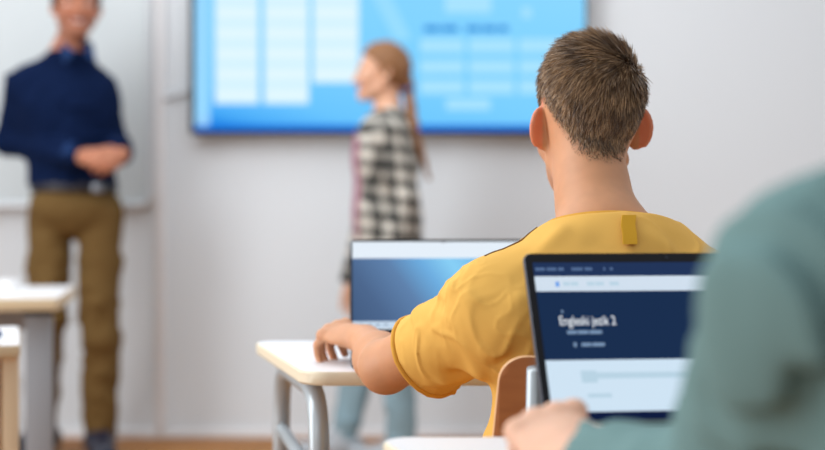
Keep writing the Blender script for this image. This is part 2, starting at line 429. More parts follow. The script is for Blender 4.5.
def skin_cols(H, base, lip, hair, hl=None, ear=None, beard=0., fade=.03, soft=0.):
    base, lip, hair = (np.array(x, np.float32) for x in (base, lip, hair))
    def f(v):
        c = np.tile(base, (len(v), 1)); q = H.loc(v)
        n = vnoise(v*40)[:,None]*.10+vnoise(v*130)[:,None]*.06; c = c*(1+n)
        def mix(w, col): 
            nonlocal c; c = c*(1-w[:,None])+np.asarray(col, np.float32)*w[:,None]
        mo = np.clip(1.25-np.sqrt(((q[:,0]/.026)**2+((q[:,2]+.0535)/.0115)**2)), 0, .35)/.35*(q[:,1] > .075); mix(mo*.8, lip)
        ck = np.exp(-(((np.abs(q[:,0])-.042)/.02)**2+((q[:,2]+.018)/.02)**2))*(q[:,1] > .03); mix(ck*.18, lip)
        eb = np.exp(-((np.abs(q[:,0])-.031)/.017)**4-((q[:,2]-.0325-.004*np.cos(np.abs(q[:,0])*60))/.0048)**2)*(q[:,1] > .055); mix(np.clip(eb*.85,0,1), hair)
        if beard:
            bd = np.clip((-q[:,2]-.028)/.02, 0, 1)*(q[:,1] > 0)*(q[:,2] > -.12); mix(bd*beard*(1-mo), hair)
        ea = ((np.abs(q[:,0]) > .072)*(np.abs(q[:,2]) < .045)*(np.abs(q[:,1]+.01) < .05)).astype(np.float32)
        if ear is not None: mix(ea*.75, ear)
        if hl is not None:
            w = np.clip((q[:,2]-hl(q))/fade, 0, 1)*(1-ea); mix(w*.8, hair)
        return np.clip(c, 0, 1)
    return f
def hairline(keys):
    ph = np.radians([k[0] for k in keys]); zz = np.array([k[1] for k in keys])
    def f(q): return np.interp(np.arctan2(np.abs(q[:,0]), -(q[:,1]+.005)), ph, zz).astype(np.float32)
    return f
def torsoR(shL, shR):           # frame of the torso: right, forward, up
    x = nrm(np.asarray(shR)-np.asarray(shL)); z = V3(0,0,1); y = nrm(np.cross(z, x)); return np.stack([x, y, np.cross(x, y)], 1)
# ------------------------------------------------------------------ the room
WALL = CAMH*F/(438-HOR)         # distance of the front wall, about 5.78 m
DT = CAMH-.2245                 # height of a pupil's desk top
struct('wall_front', box((-4, WALL, 0), (4, WALL+.12, 3.1)), 'wall_paint')
struct('floor', box((-4, -3.5, -.1), (4, WALL+.12, 0)), 'floor_wood')
struct('baseboard_front', box((-4, WALL-.012, 0), (4, WALL, .035), .003), 'white_paint')
# board fixed to the wall
bx1 = P(152, 0, WALL)[0]; bz0 = P(0, 206, WALL)[2]
wb = thing('whiteboard', 'large whiteboard with rounded pale frame on the wall behind the standing man', 'whiteboard', (bx1-1.0, WALL-.03, bz0+.6))
pl = rounded_poly([(-1,-.6), (1,-.6), (1,.6), (-1,.6)], .045)
yz = lambda x, y, z: (x, z, y)
obj('board', prism([p*.985 for p in pl], 0, .025, fn=yz), 'board_white', wb)
fr = [np.array([p[0], -.004, p[1]]) for p in pl]; obj('frame', tube(fr, .017, 10, closed=True, upv=(0,1,0)), 'aluminium_frame', wb, 'all')
obj('pen_tray', box((-.35,-.07,-.6), (.35,.0,-.585), .004), 'aluminium_frame', wb)
# cable duct and loose cable
dx = P(161, 0, WALL)[0]
o = struct('trim_1', box((dx-.018, WALL-.03, .035), (dx+.016, WALL, 3.0), .004), 'white_paint')
cb = [P(164, 98, WALL-.012), P(172, 97, WALL-.014), P(182, 93, WALL-.02), P(190, 88, WALL-.03), P(200, 80, WALL-.03)]
o = obj('cable', tube(fillet(cb, .03), .007, 8), 'aluminium_frame', None, 'all'); tag(o, 'thin grey cable running from the wall duct to the wall screen', 'cable')

# ------------------------------------------------------------------ wall screen
TY = WALL-.09
tl = P(190, 0, TY)[0]; tr = P(587, 0, TY)[0]; tb = P(0, 134, TY)[2]; tw = tr-tl; th = tw*9/16+.03
tv = thing('wall_screen', 'wide flat screen on the front wall showing pale tables on bright blue', 'screen', ((tl+tr)/2, TY, tb+th/2))
obj('housing', prism(rounded_poly([(-tw/2,-th/2), (tw/2,-th/2), (tw/2,th/2), (-tw/2,th/2)], .008), 0, .05, .004, fn=yz), 'black_plastic', tv)
obj('wall_bracket', box((-.3,.05,-.2), (.3,.089,.2), .004), 'dark_metal', tv)
bl = lin
mat_emit_ramp('tv_blue', (.25,0,1), -.60, .62, [(0, bl(40,140,232)), (.045, bl(76,172,246)), (.12, bl(104,194,252)), (.3, bl(122,205,254)), (.6, bl(132,210,254)), (1, bl(150,220,255))], 1.0)
mat_emit('tv_strip', bl(24,110,214)); mat_emit('tv_side', bl(150,214,255)); mat_emit('tv_cell', bl(222,244,254)); mat_emit('tv_cell_pale', bl(166,224,255)); mat_emit('tv_cell_line', bl(208,239,254)); mat_emit('tv_text', bl(52,140,214)); mat_emit('tv_logo', bl(150,205,250)); mat_emit('tv_beam', bl(150,218,255))
def screen_rects(name, rects, mats, parent, org, ex, ey, n):
    """flat picture: each rect (x0,y0,x1,y1,layer,material index)"""
    org, ex, ey, n = (np.asarray(a, float) for a in (org, ex, ey, n)); v = []; q = []; mi = []
    for r in rects:
        pts = [(r[0],r[1]),(r[2],r[1]),(r[2],r[3]),(r[0],r[3])] if len(r) == 6 else r[0]
        L, m = r[-2:]; q.append([len(v)+k for k in range(4)]); mi.append(m)
        for a, b in pts: v.append(org+ex*a+ey*b+n*.0004*L)
    me = bpy.data.meshes.new(name); me.from_pydata([tuple(x) for x in v], [], q)
    for p, m in zip(me.polygons, mi): p.material_index = m
    return link(name, me, mats, parent)
tp = lambda x, y: ((x-tl_px)/F*TY, (tb_py-y)/F*TY)
tl_px, tb_py = 190, 134; R_ = []
def tr_(x0, y0, x1, y1, L, m): R_.append((*tp(x0, y1), *tp(x1, y0), L, m))
tr_(195, -84, 585, 131, 0, 0); tr_(195, -84, 210, 125, 1, 2); tr_(195, 125, 585, 131, 2, 1)
R_.append(([tp(330,-84), tp(352,-84), tp(412,40), tp(395,40)], 1, 8))
for ci, (x0, x1) in enumerate(((215,259), (264,309), (313,359))):
    tr_(x0, -80, x1, 104 if ci < 2 else 83, 2, 5)
    for k in range(9):
        y = -78+k*20.4
        if y < (104 if ci < 2 else 80): tr_(x0+2, y+3, x1-2, y+16, 3, 3)
tr_(445, -6, 491, 13, 2, 4)
for k, w in enumerate(((424,440), (442,458), (466,480), (482,496), (498,508))): tr_(w[0], 26, w[1], 32, 2, 6)
for ci, (x0, x1) in enumerate(((420,464), (469,514), (519,566))):
    for y in (39, 60, 80): tr_(x0, y, x1, y+14, 2, 4)
tr_(446, 99, 490, 110, 2, 4); tr_(522, 8, 531, 18, 2, 4); tr_(198, 116, 208, 126, 3, 7)
o = screen_rects('display', R_, ['tv_blue','tv_strip','tv_side','tv_cell','tv_cell_pale','tv_cell_line','tv_text','tv_logo','tv_beam'], tv, (-tw/2, -.0008, -th/2), (1,0,0), (0,0,1), (0,-1,0))

# ------------------------------------------------------------------ desks for pupils: trapezoid top, tube frame
def pupil_desk(name_loc, halfnear, halffar, label, depth=.494):
    t = thing('school_desk', label, 'desk', name_loc, 0, 'pupil desks')
    z1 = DT; z0 = DT-.02
    poly = rounded_poly([(-halfnear,0), (halfnear,0), (halffar,depth), (-halffar,depth)], [.05,.05,.028,.028])
    o = obj('desk_top', prism(poly, z0, z1, .003, side_mi=1), ['desk_laminate','desk_edge'], t, 40)
    for s in (-1, 1):
        hn, hf = halfnear, halffar
        n = np.array([s*(hn-.02), .055, 0]); f = np.array([s*(hf-.055), depth-.06, 0])
        up = V3(0,0,z0-.016); pts = [n, n+up, f+up, f]
        obj('leg_frame', tube(fillet(pts, .09, 8), .0155, 14), 'grey_tube', t, 'all')
        rr = [n+V3(0,0,z0-.155), f+V3(0,0,z0-.125)]
        obj('side_rail', tube(rr, .011, 10), 'grey_tube', t, 'all')
        for q in (n, f): obj('foot_cap', tube([q, q+V3(0,0,.03)], .019, 12), 'rubber', t, 'all')
    obj('cross_bar', tube([(-(halfnear-.05), depth-.12, z0-.022), (halfnear-.05, depth-.12, z0-.022)], .011, 10), 'grey_tube', t, 'all')
    return t
pupil_desk((.229, 2.0, 0), .386, .512, 'pale trapezoid school desk where the boy in the yellow shirt sits')
pupil_desk((.446, .922, 0), .357, .483, 'pale school desk in the foreground under the laptop with a dark page')
# ------------------------------------------------------------------ chair
def pupil_chair(loc, rz, label):
    t = thing('school_chair', label, 'chair', loc, rz, 'pupil chairs')
    def backfn(x, y, z):         # x across, y along height, z thickness -> curved leaning panel
        h = y; lean = -.10*h/.36; return (x, -.045*(1-(x/.19)**2)+lean+z+.03, .43+h)
    pl = rounded_poly([(-.185,.07), (.185,.07), (.165,.331), (-.165,.331)], [.03,.03,.032,.032], 8)
    # dense grid panel so that it can curve
    bm = bmesh.new(); prism(pl, 0, .011, .0015, bm=bm, fn=lambda x, y, z: (x, y, z), side_mi=1)
    caps = [f for f in bm.faces if len(f.verts) > 4]
    bmesh.ops.triangulate(bm, faces=caps)
    for k in range(-16, 17): bmesh.ops.bisect_plane(bm, geom=bm.verts[:]+bm.edges[:]+bm.faces[:], plane_co=(k*.011, 0, 0), plane_no=(1,0,0), dist=1e-6)
    for v in bm.verts: v.co = backfn(*v.co)
    obj('backrest', bm, ['plywood_face','plywood_edge'], t, 40)
    bm = bmesh.new(); prism(rounded_poly([(-.175,.0), (.175,.0), (.19,.36), (-.19,.36)], .04), .418, .43, .003, bm=bm, side_mi=1)
    obj('seat', bm, ['plywood_face','plywood_edge'], t, 40)
    for s in (-1, 1):
        yb = lambda h: -.10*h/.36-.045*(1-(.126/.19)**2)+.03-.0125
        pts = [(s*.126, yb(.318), .43+.318), (s*.126, yb(.1), .43+.10), (s*.135, .03, .404), (s*.15, .33, .404), (s*.19, .38, .012)]
        obj('frame_tube', tube(fillet(pts, .05), .0115, 14), 'grey_tube', t, 'all')
        obj('leg', tube([(s*.14, .08, .404), (s*.19, -.04, .012)], .0115, 12), 'grey_tube', t, 'all')
        for q in ((s*.19, .38, 0), (s*.19, -.04, 0)): obj('foot_cap', tube([q, (q[0], q[1], .03)], .015, 12), 'rubber', t, 'all')
    obj('brace', tube([(-.146,.2,.404), (.146,.2,.404)], .009, 10), 'grey_tube', t, 'all')
    return t
pupil_chair((.265, 1.66, 0), 0, 'plywood school chair with grey tube frame behind the boy in yellow')
pupil_chair((.47, .52, 0), 0, 'plywood school chair under the person in the grey green shirt')

# ------------------------------------------------------------------ laptops
def keyboard_bm(w, d, z):
    bm = bmesh.new(); rows = 6; y1 = d-.03; y0 = d*.42; kh = (y1-y0)/rows
    for r in range(rows):
        n = 14; kw = (w-.03)/n; x = -w/2+.015; c = 0
        while c < n:
            m = 6 if (r == 0 and c == 4) else 1; m = min(m, n-c)
            box((x+c*kw+.001, y0+r*kh+.001, z), (x+(c+m)*kw-.001, y0+(r+1)*kh-.001, z+.0018), bm=bm); c += m
    return bm
def laptop(loc, rz, tilt, w, label, body, rects, mats, group='open laptops'):
    """origin at the hinge on the desk; base runs towards the user (-y)"""
    t = thing('laptop', label, 'laptop', loc, rz, group); d = .212; L = .199; bh = .014
    obj('base', prism(rounded_poly([(-w/2,-d), (w/2,-d), (w/2,0), (-w/2,0)], .01), 0, bh, .002), body, t)
    kb = keyboard_bm(w-.02, d, 0)
    for v in kb.verts: v.co = (v.co.x, v.co.y-d, v.co.z+bh)
    obj('keyboard', kb, 'key_black', t)
    obj('touchpad', prism(rounded_poly([(-.055,-.195), (.045,-.195), (.045,-.135), (-.055,-.135)], .004), bh, bh+.0006), 'dark_metal', t)
    obj('hinge', tube([(-w*.4,-.004,bh), (w*.4,-.004,bh)], .006, 12), 'black_plastic', t, 'all')
    s, c = math.sin(tilt), math.cos(tilt)
    fn = lambda x, y, z: (x, y*s+z*c, bh+.003+y*c-z*s)       # y up the lid, z out of its back
    lid = obj('lid', prism(rounded_poly([(-w/2,0), (w/2,0), (w/2,L), (-w/2,L)], .009), 0, .006, .0015, fn=fn), body, t)
    obj('bezel', prism(rounded_poly([(-w/2+.0015,.0015), (w/2-.0015,.0015), (w/2-.0015,L-.0015), (-w/2+.0015,L-.0015)], .008), -.0008, 0.0004, fn=fn), 'black_plastic', lid)
    obj('webcam', prism([np.array([.002*math.cos(a), L-.0065+.002*math.sin(a)]) for a in np.linspace(0, 6.28, 12)[:-1]], -.0011, 0, fn=fn), 'dark_metal', lid)
    n = np.array(fn(0,0,-1))-np.array(fn(0,0,0))
    sc = screen_rects('screen', rects, mats, lid, fn(-w/2,0,-.001), (1,0,0), (0,s,c), n)
    return t, lid, fn, L
W_ = .315
# boy's laptop: white top bar, blue picture, taskbar
mat_emit('ui_white', lin(226,236,246)); mat_emit('ui_pale', lin(196,214,232)); mat_emit('ui_green', lin(70,130,90)); mat_emit('ui_grey', lin(160,180,200))
mat_emit_ramp('ui_blue_picture', (.75,0,.55), -.12, .14, [(0, lin(58,80,114)), (.3, lin(76,102,140)), (.5, lin(94,128,170)), (.66, lin(108,170,220)), (.8, lin(134,204,242)), (1, lin(110,176,226))])
r1 = [(.004,.026,W_-.004,.193,0,1), (.004,.040,W_-.004,.160,1,0), (.004,.027,W_-.004,.040,2,2), (.078,.029,.088,.037,3,3)]
for k in range(4): r1.append((.016+k*.013, .031, .022+k*.013, .036, 3, 4))
tilt = math.radians(33)
hY = 2.263; hx = (350.5-412.5)/F*hY
laptop((hx+W_/2*math.cos(math.radians(4)), hY, DT), math.radians(3), tilt, W_, 'open laptop with a blue picture on screen in front of the boy in yellow', 'dark_metal', r1, ['ui_blue_picture','ui_white','ui_pale','ui_green','ui_grey'])
# foreground laptop: language course page
mat_emit('pg_tabs', lin(34,52,88)); mat_emit('pg_bar', lin(206,220,234)); mat_emit('pg_navy', lin(26,46,78)); mat_emit('pg_light', lin(204,224,240)); mat_emit('pg_pale', lin(182,208,224)); mat_emit('pg_tab_text', lin(84,108,146)); mat_emit('pg_text', lin(232,238,244)); mat_emit('pg_dim', lin(120,146,176)); mat_emit('pg_blue', lin(110,160,230)); mat_emit('pg_task', lin(16,28,62))
_v = np.linspace(0, .199, 200); _py = HOR+(CAMH-(DT+.017+_v*math.cos(tilt)))*F/(1.395+_v*math.sin(tilt)); yv = lambda py: float(np.interp(-py, -_py, _v))
sx = lambda px: .009+(px-534)/F*1.44
E_ = W_-.009
r2 = [(.009, yv(425), E_, yv(263), 0, 0), (.009, yv(292), E_, yv(277), 1, 1), (.009, yv(361), E_, yv(292), 1, 2), (.009, yv(413), E_, yv(361), 1, 3), (.009, yv(424), E_, yv(413), 1, 9)]
for a, b in ((536,546), (548,558), (560,566), (574,586), (588,596), (608,610), (615,618)): r2.append((sx(a), yv(271.5), sx(b), yv(268.5), 2, 5))
for a, b in ((563,570), (571,579), (588,596), (597,606), (612,622)): r2.append((sx(a), yv(286.5), sx(b), yv(283), 2, 4))
r2.append((sx(555), yv(287.5), sx(559), yv(282.5), 2, 8)); r2.append((sx(557), yv(314), sx(559), yv(311), 2, 7))
for a, b in ((560,570), (571,582), (583,596)): r2.append((sx(a), yv(335), sx(b), yv(331.5), 2, 7))
r2.append((sx(565), yv(348), sx(568), yv(343.5), 2, 7))
for a, b in ((573,583), (584,597)): r2.append((sx(a), yv(347.5), sx(b), yv(344), 2, 7))
r2.append((sx(568), yv(384), sx(584), yv(372), 2, 4)); r2.append((sx(584), yv(380), sx(690), yv(374), 2, 4)); r2.append((sx(572), yv(399), sx(596), yv(395), 2, 4))
hY = 1.392; yaw = math.radians(7); hx = (544.5-412.5)/F*hY
lp, lid, fn, L = laptop((hx+W_/2*math.cos(yaw), hY+W_/2*math.sin(yaw), DT), yaw, tilt, W_, 'open dark laptop in the foreground showing a language course page', 'dark_metal', r2, ['pg_tabs','pg_bar','pg_navy','pg_light','pg_pale','pg_tab_text','pg_text','pg_dim','pg_blue','pg_task'])
def text_mesh(txt, size, m, parent, place, xs=1., bold=0.):
    cu = bpy.data.curves.new('t', 'FONT'); cu.body = txt; cu.size = size; cu.offset = bold
    to = bpy.data.objects.new('t', cu); COL.objects.link(to); dg = bpy.context.evaluated_depsgraph_get()
    me = bpy.data.meshes.new_from_object(to.evaluated_get(dg)); bpy.data.objects.remove(to)
    for v in me.vertices: v.co = place(v.co.x*xs, v.co.y)
    me.name = 'screen_text'; return link('screen_text', me, m, parent)
text_mesh('Engleski jezik 2', .0155, 'pg_text', lid, lambda a, b: fn(-W_/2+sx(553)+a, yv(326.5)+b, -.0026),   .645, .00005)

# ------------------------------------------------------------------ tables at the left
a = P(58, 298, 3.75); zt = a[2]
tx = thing('office_table', 'white topped table with grey panel leg in front of the standing man', 'table', (a[0], 3.75, 0), math.radians(9.6))
poly = rounded_poly([(-1.4,0), (0,0), (0,.66), (-1.4,.66)], .012, 4)
obj('table_top', prism(poly, zt-.034, zt, .002, side_mi=1), ['desk_laminate','beige_edge'], tx, 40)
for s in (-1, 1):
    xx = -1.32 if s < 0 else -.058
    lg = obj('leg', box((xx-.036,.06,.02), (xx+.036,.11,zt-.034), .004), 'grey_paint', tx)
    obj('leg_cap', box((xx-.04,.055,zt-.05), (xx+.04,.115,zt-.034), .003), 'black_plastic', lg)
    obj('foot', box((xx-.03,.02,0), (xx+.03,.64,.03), .006), 'grey_paint', tx)
obj('beam', box((-1.3,.3,zt-.11), (-.08,.34,zt-.034), .004), 'grey_paint', tx)
b = P(20, 345, 2.6)
t2 = thing('wooden_desk', 'pale wooden desk cut off by the left edge of the photo', 'desk', (b[0], 2.6, 0), math.radians(16))
obj('desk_top', prism(rounded_poly([(-1,0), (0,0), (0,.45), (-1,.45)], .008, 4), b[2]-.022, b[2], .002, side_mi=1), ['desk_laminate','beige_edge'], t2, 40)
for s in (-1, 1):
    xa = -.985 if s < 0 else -.018; obj('side_panel', box((xa-.014, .02, 0), (xa+.016, .42, b[2]-.022), .003), 'beige_wood', t2)
obj('back_panel', box((-.97,.38,.25), (-.034,.40,b[2]-.022), .002), 'beige_wood', t2)
o = obj('pencil_case', tube([b+V3(-.20,.10,.014), b+V3(-.19,.10,.014), b+V3(-.075,.09,.014), b+V3(-.06,.088,.012)], [.008,.0135,.013,.005], 16, flat=.95), 'navy_pencil_case', None, 'all'); tag(o, 'dark blue pencil case on the pale wooden desk at the left edge', 'pencil case')
c0 = P(9, 287, 4.05); zc = zt
o = obj('paper_cup', (lambda bm: bm)(prism([np.array([.03*math.cos(t), .03*math.sin(t)]) for t in np.linspace(0, 2*math.pi, 25)[:-1]], 0, .036, fn=lambda x, y, z: (c0[0]+x*(.8+4*z), 4.05+y*(.8+4*z), zc+z))), 'paper_white', None, 40); tag(o, 'small white paper cup on the table with the grey panel leg', 'cup')
c1 = P(69, 284, 4.36)
# ------------------------------------------------------------------ people
SK = lin(214,164,132); LIP = lin(196,110,96)
def project(f, pts, n=6, off=0.):
    pts = np.asarray(pts, float)
    for _ in range(n):
        e = 1e-3; g = np.stack([f((pts+np.eye(3)[k]*e).astype(np.float32))-f((pts-np.eye(3)[k]*e).astype(np.float32)) for k in range(3)], 1)/(2*e)
        d = f(pts.astype(np.float32))-off; pts = pts-d[:,None]*g/np.maximum((g*g).sum(1), .2)[:,None]
    return pts
def ridges(L):
    """cloth folds: (a, b, height, width) raised or sunk along segments"""
    L = [(cap(a, b, 0.), h, w) for a, b, h, w in L]
    def f(p):
        d = np.zeros(len(p), np.float32)
        for g, h, w in L: d = d-h*np.exp(-(g(p)/w)**2)
        return d
    return f
def folds(scale, amp, seed=0.):
    sc = np.array(scale, np.float32)
    return lambda p: amp*2*vnoise(p*sc+seed)+amp*.8*vnoise(p*sc*2.1+seed+7)

def creases(scale, amp, seed):
    sc = np.array(scale, np.float32)
    def f(p):
        q = p*sc+seed; q = q+1.2*np.stack([vnoise(q*.7+9), vnoise(q*.7+19), vnoise(q*.7+29)], 1); n = vnoise(q)
        return -amp*np.exp(-(n/.07)**2)*np.clip(vnoise(p*7+seed)*3+.6, 0, 1)
    return f
# ===== the boy in yellow
boy = thing('person', 'seated boy with short brown hair and yellow shirt, seen from behind', 'person', (.26, 1.75, 0))
BO = np.array(boy.location)
H = Head(P(588.5, 131, 1.9), (-.13, 1, -.01), .935, roll=0., ears=60, earx=.0625, occ=.052, jaw=.046)
shL, shR = V3(.100,1.71,.806), V3(.383,1.755,.797)
elL, wrL = P(386, 367, 1.885), V3(-.070,2.085,.734)
elR, wrR = V3(.50,1.93,.735), V3(.30,2.10,.738)
nb = V3(.248,1.785,.897)
R = torsoR(shL, shR)
B = S()
B.u(ell((.252,1.745,.755), (.13,.085,.15), R), .03).u(ell((.262,1.735,.60), (.125,.085,.13), R), .05).u(ell((.265,1.755,.51), (.145,.10,.085), R), .05)
for s in (shL, shR): B.u(cap(nb, s, .040, .046), .04)
arm(B, shL, elL, wrL, .95, (.041,.036,.036,.0235)); arm(B, shR, elR, wrR, .95)
for s in (-1, 1):
    leg(B, (.265+s*.075,1.78,.515), (.265+s*.10,2.12,.52), (.265+s*.10,2.15,.09), (.265+s*.11,2.30,.035), .88)
H.build(B)
B.u(cap(H.p(-.010,-.026,-.02), nb+V3(-.010,0,.0), .0460, .053), .022)
B.u(cap(H.p(-.008,.0,-.04), nb+V3(-.008,.03,-.01), .040, .046), .02)
hand(B, wrL, V3(-.62,.70,.12), V3(-.1,-.25,1), V3(.6,.6,0), .90, (40,46,30), 12, 3, 30)
hand(B, wrR, V3(-.35,.9,-.05), V3(0,0,1), V3(-.9,-.3,0), .86, (24,30,24), 12, 5)
hlB = hairline([(0,-.056), (14,-.052), (27,-.038), (40,-.014), (54,.008), (66,.030), (80,.036), (92,.022), (102,.02), (108,.05), (125,.075), (150,.083), (180,.078)])
SCALP = lin(104,78,58)
colB = skin_cols(H, lin(204,149,112), LIP, SCALP, hlB, lin(222,134,104), fade=.03)
bo, bv, bq = blob('body', B, (-.22,1.50,-.01), (.60,2.36,1.21), .0034, 'skin', boy, colB, BO)
H.eyes(boy)
for o in boy.children:
    if o.name.startswith('eye'): o.location = Vector(-BO)
# hair strands
def strands(H, v, q, hl, whorl, n, parent, org, m='hair_strands'):
    c = v[q].mean(1); a = np.linalg.norm(np.cross(v[q[:,2]]-v[q[:,0]], v[q[:,3]]-v[q[:,1]]), axis=1)/2
    lc = H.loc(c.astype(np.float32)); gap = lc[:,2]-hl(lc)
    isear = (np.abs(lc[:,0]) > .0735)*(np.abs(lc[:,2]) < .042)*(lc[:,1] > -.03)*(lc[:,1] < .03)
    ok = (gap > 0)*(lc[:,2] > -.05)*~isear*(np.linalg.norm(lc, axis=1) < .16)
    w = np.where(ok, a*np.clip(.15+gap/.035, .15, 1), 0); w /= w.sum(); k = RNG.choice(len(q), n, p=w)
    r = RNG.random((n, 2)); Q = v[q[k]]; root = ((Q[:,0]*(1-r[:,:1])+Q[:,1]*r[:,:1])*(1-r[:,1:])+(Q[:,3]*(1-r[:,:1])+Q[:,2]*r[:,:1])*r[:,1:])
    nr = np.cross(Q[:,2]-Q[:,0], Q[:,3]-Q[:,1]); nr /= np.linalg.norm(nr, axis=1)[:,None]
    l = H.loc(root.astype(np.float32)); gap = l[:,2]-hl(l)
    d = l-np.asarray(whorl); sw = np.cross(nr@H.R, d)*.35
    up = np.clip((l[:,2]-.05)/.06, 0, 1)
    flow = d/np.linalg.norm(d, axis=1)[:,None]+sw/np.linalg.norm(d, axis=1)[:,None]; flow[:,2] -= .9*(1-up)
    flow += RNG.normal(0, .16, flow.shape)+.5*np.stack([vnoise(l*45+k_*9) for k_ in range(3)], 1)
    fw = flow@H.R.T; fw -= (fw*nr).sum(1)[:,None]*nr; fw /= np.linalg.norm(fw, axis=1)[:,None]
    cl = np.stack([vnoise(l*150+k_*9) for k_ in range(3)], 1)
    Lh = (np.interp(gap, [0,.02,.05,.09,.13], [.002,.0055,.011,.020,.025])*(.7+.55*RNG.random(n))).astype(float)
    ang = np.interp(gap, [0,.05,.12], [.42,.52,.52])+RNG.normal(0,.09,n)+cl[:,0]*.35
    fw = fw+cl@H.R.T*.9; fw -= (fw*nr).sum(1)[:,None]*nr; fw /= np.linalg.norm(fw, axis=1)[:,None]
    d0 = nr*np.sin(ang)[:,None]+fw*np.cos(ang)[:,None]; side = np.cross(d0, nr+RNG.normal(0,.5,nr.shape)); side /= np.linalg.norm(side, axis=1)[:,None]
    wd = .00046*(.8+.5*RNG.random(n)); V = []
    for t, ww in ((0,1), (.35,1), (.7,.75), (1,.18)):
        p = root-nr*.0008+d0*(Lh*t)[:,None]+(fw*.28-nr*.12)*(Lh*t*t)[:,None]
        V += [p-side*(wd*ww)[:,None], p+side*(wd*ww)[:,None]]
    V = np.stack(V, 1); base = np.arange(n)[:,None]*8; qs = np.concatenate([base+np.array([[0,1,3,2]])+2*j for j in range(3)], 0)
    tt = .02+RNG.random(n)*.75+.6*vnoise(l*60)
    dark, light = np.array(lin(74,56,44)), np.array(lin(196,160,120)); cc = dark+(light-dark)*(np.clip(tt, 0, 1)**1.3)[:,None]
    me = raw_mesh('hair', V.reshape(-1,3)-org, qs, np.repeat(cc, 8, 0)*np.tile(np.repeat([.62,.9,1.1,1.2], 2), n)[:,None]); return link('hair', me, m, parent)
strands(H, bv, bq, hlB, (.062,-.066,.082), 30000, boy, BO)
# shirt
C = S()
C.u(ell((.252,1.742,.755), (.155,.108,.175), R), .03).u(ell((.252,1.735,.57), (.182,.112,.15), R), .06)
C.u(cap(nb+V3(0,-.012,-.03), shL, .060, .054), .045).u(cap(nb+V3(0,-.012,-.03), shR, .060, .054), .045)
C.u(cap((.14,1.69,.79), (.35,1.71,.785), .058), .05)
slc = V3(.026,1.836,.722)
sl = cap(shL+V3(0,0,-.004), V3(-.020,1.90,.694), .052, .055); 
A = S().u(sl, .02).u(cap(shL, elL, .049, .038), .02).i(plane(slc, (-.66,.62,-.42)), .004)
C.u(A, .035)
srn = nrm(elR-shR); A2 = S().u(cap(shR, shR+srn*.25, .060, .056), .02).i(plane(shR+srn*.185, srn), .004); C.u(A2, .035)
C.d(ridges([
 (P(480,372,1.72), P(452,330,1.74), .006, .012), (P(478,374,1.70), P(474,300,1.66), .005, .012), (P(466,376,1.74), P(430,345,1.78), -.005, .011),
 (P(445,385,1.76), P(422,335,1.78), .004, .010), (P(430,262,1.70), P(452,288,1.68), .005, .010), (P(418,312,1.78), P(448,318,1.73), .004, .012), (P(420,296,1.75), P(440,306,1.70), -.004,.009),
 (P(520,300,1.63), P(490,352,1.66), .005, .014), (P(540,330,1.63), P(495,368,1.66), -.004, .011), (P(560,230,1.69), P(510,262,1.64), .004, .014),
 (P(640,232,1.69), P(690,252,1.66), .004, .013), (P(600,240,1.66), P(640,270,1.64), -.003, .018), (P(505,378,1.64), P(488,430,1.66), .008, .016)]))
C.d(folds((16,16,9), .0028, 3.3)); C.d(creases((22,22,16), .0036, 1.)); C.d(creases((46,46,34), .0016, 3.))
cn = nrm(V3(-.02,.30,1)); cc0 = V3(.247,1.765,.907)
C.i(plane(cc0, cn), .004); C.i(plane((.26,1.7,.475), (0,0,-1)), .006)
sh, sv, sq = blob('shirt', C, (-.10,1.50,.44), (.60,2.02,.96), .0030, 'yellow_cotton', boy, None, BO)
# collar rib round the neck
ring = []
for t in np.linspace(0, 2*math.pi, 49)[:-1]:
    d = V3(math.cos(t), math.sin(t), 0); d[2] = -(d@cn)/cn[2]; o0 = V3(.247,1.79,0); o0[2] = cc0[2]-((o0-cc0)[:2]@cn[:2])/cn[2]
    rr = np.linspace(.02, .12, 200); q = (o0+rr[:,None]*d).astype(np.float32); k = np.argmax(B(q) > .004); ring.append(o0+d*rr[k]+V3(0,0,.001))
ring = np.array(ring); 
for _ in range(3): ring = (np.roll(ring,1,0)+2*ring+np.roll(ring,-1,0))/4
obj('collar', tube(ring-BO+V3(0,-.001,-.001), .0052, 10, closed=True, flat=1.3), 'yellow_stitch', sh, 'all')
# hems and seams lie on the cloth
pn = nrm(V3(-.66,.62,-.42)); e1 = nrm(np.cross(pn, (0,0,1))); e2 = np.cross(pn, e1); hem = []
for t in np.linspace(0, 2*math.pi, 41)[:-1]:
    d = e1*math.cos(t)+e2*math.sin(t); rr = np.linspace(.0, .13, 400); q = (slc-pn*.006+rr[:,None]*d).astype(np.float32); val = C(q); k = np.argmax(val > 0); k = k if k else 200; hem.append(slc-pn*.003+d*rr[k])
obj('sleeve_hem', tube(np.array(hem)-BO, .0034, 8, closed=True), 'yellow_stitch', sh, 'all')
sm = project(C, [P(536,226,1.74), P(526,231,1.73), P(520,237,1.72), P(508,240,1.72), P(502,246,1.71), P(492,249,1.71), P(484,254,1.70)], off=.0004)
obj('shoulder_seam', tube(fillet(sm-BO, .01), .0011, 6), 'brown_thread', sh, 'all')
tg = project(C, [P(628,221,1.70), P(628.5,229,1.69), P(629,238,1.68), P(629,247,1.67)], off=.002)
bm = bmesh.new(); vs = []
for p in tg:
    for dx_, dy_ in ((-.0075,0), (.0095,0), (.0095,-.004), (-.0075,-.004)): vs.append(bm.verts.new(p-BO+V3(dx_,dy_,0)))
for i in range(len(tg)-1):
    for k in range(4): bm.faces.new((vs[i*4+k], vs[i*4+(k+1)%4], vs[i*4+4+(k+1)%4], vs[i*4+4+k]))
bm.faces.new(vs[:4]); bm.faces.new(vs[-4:]); obj('neck_loop', bm, 'yellow_tape', sh)
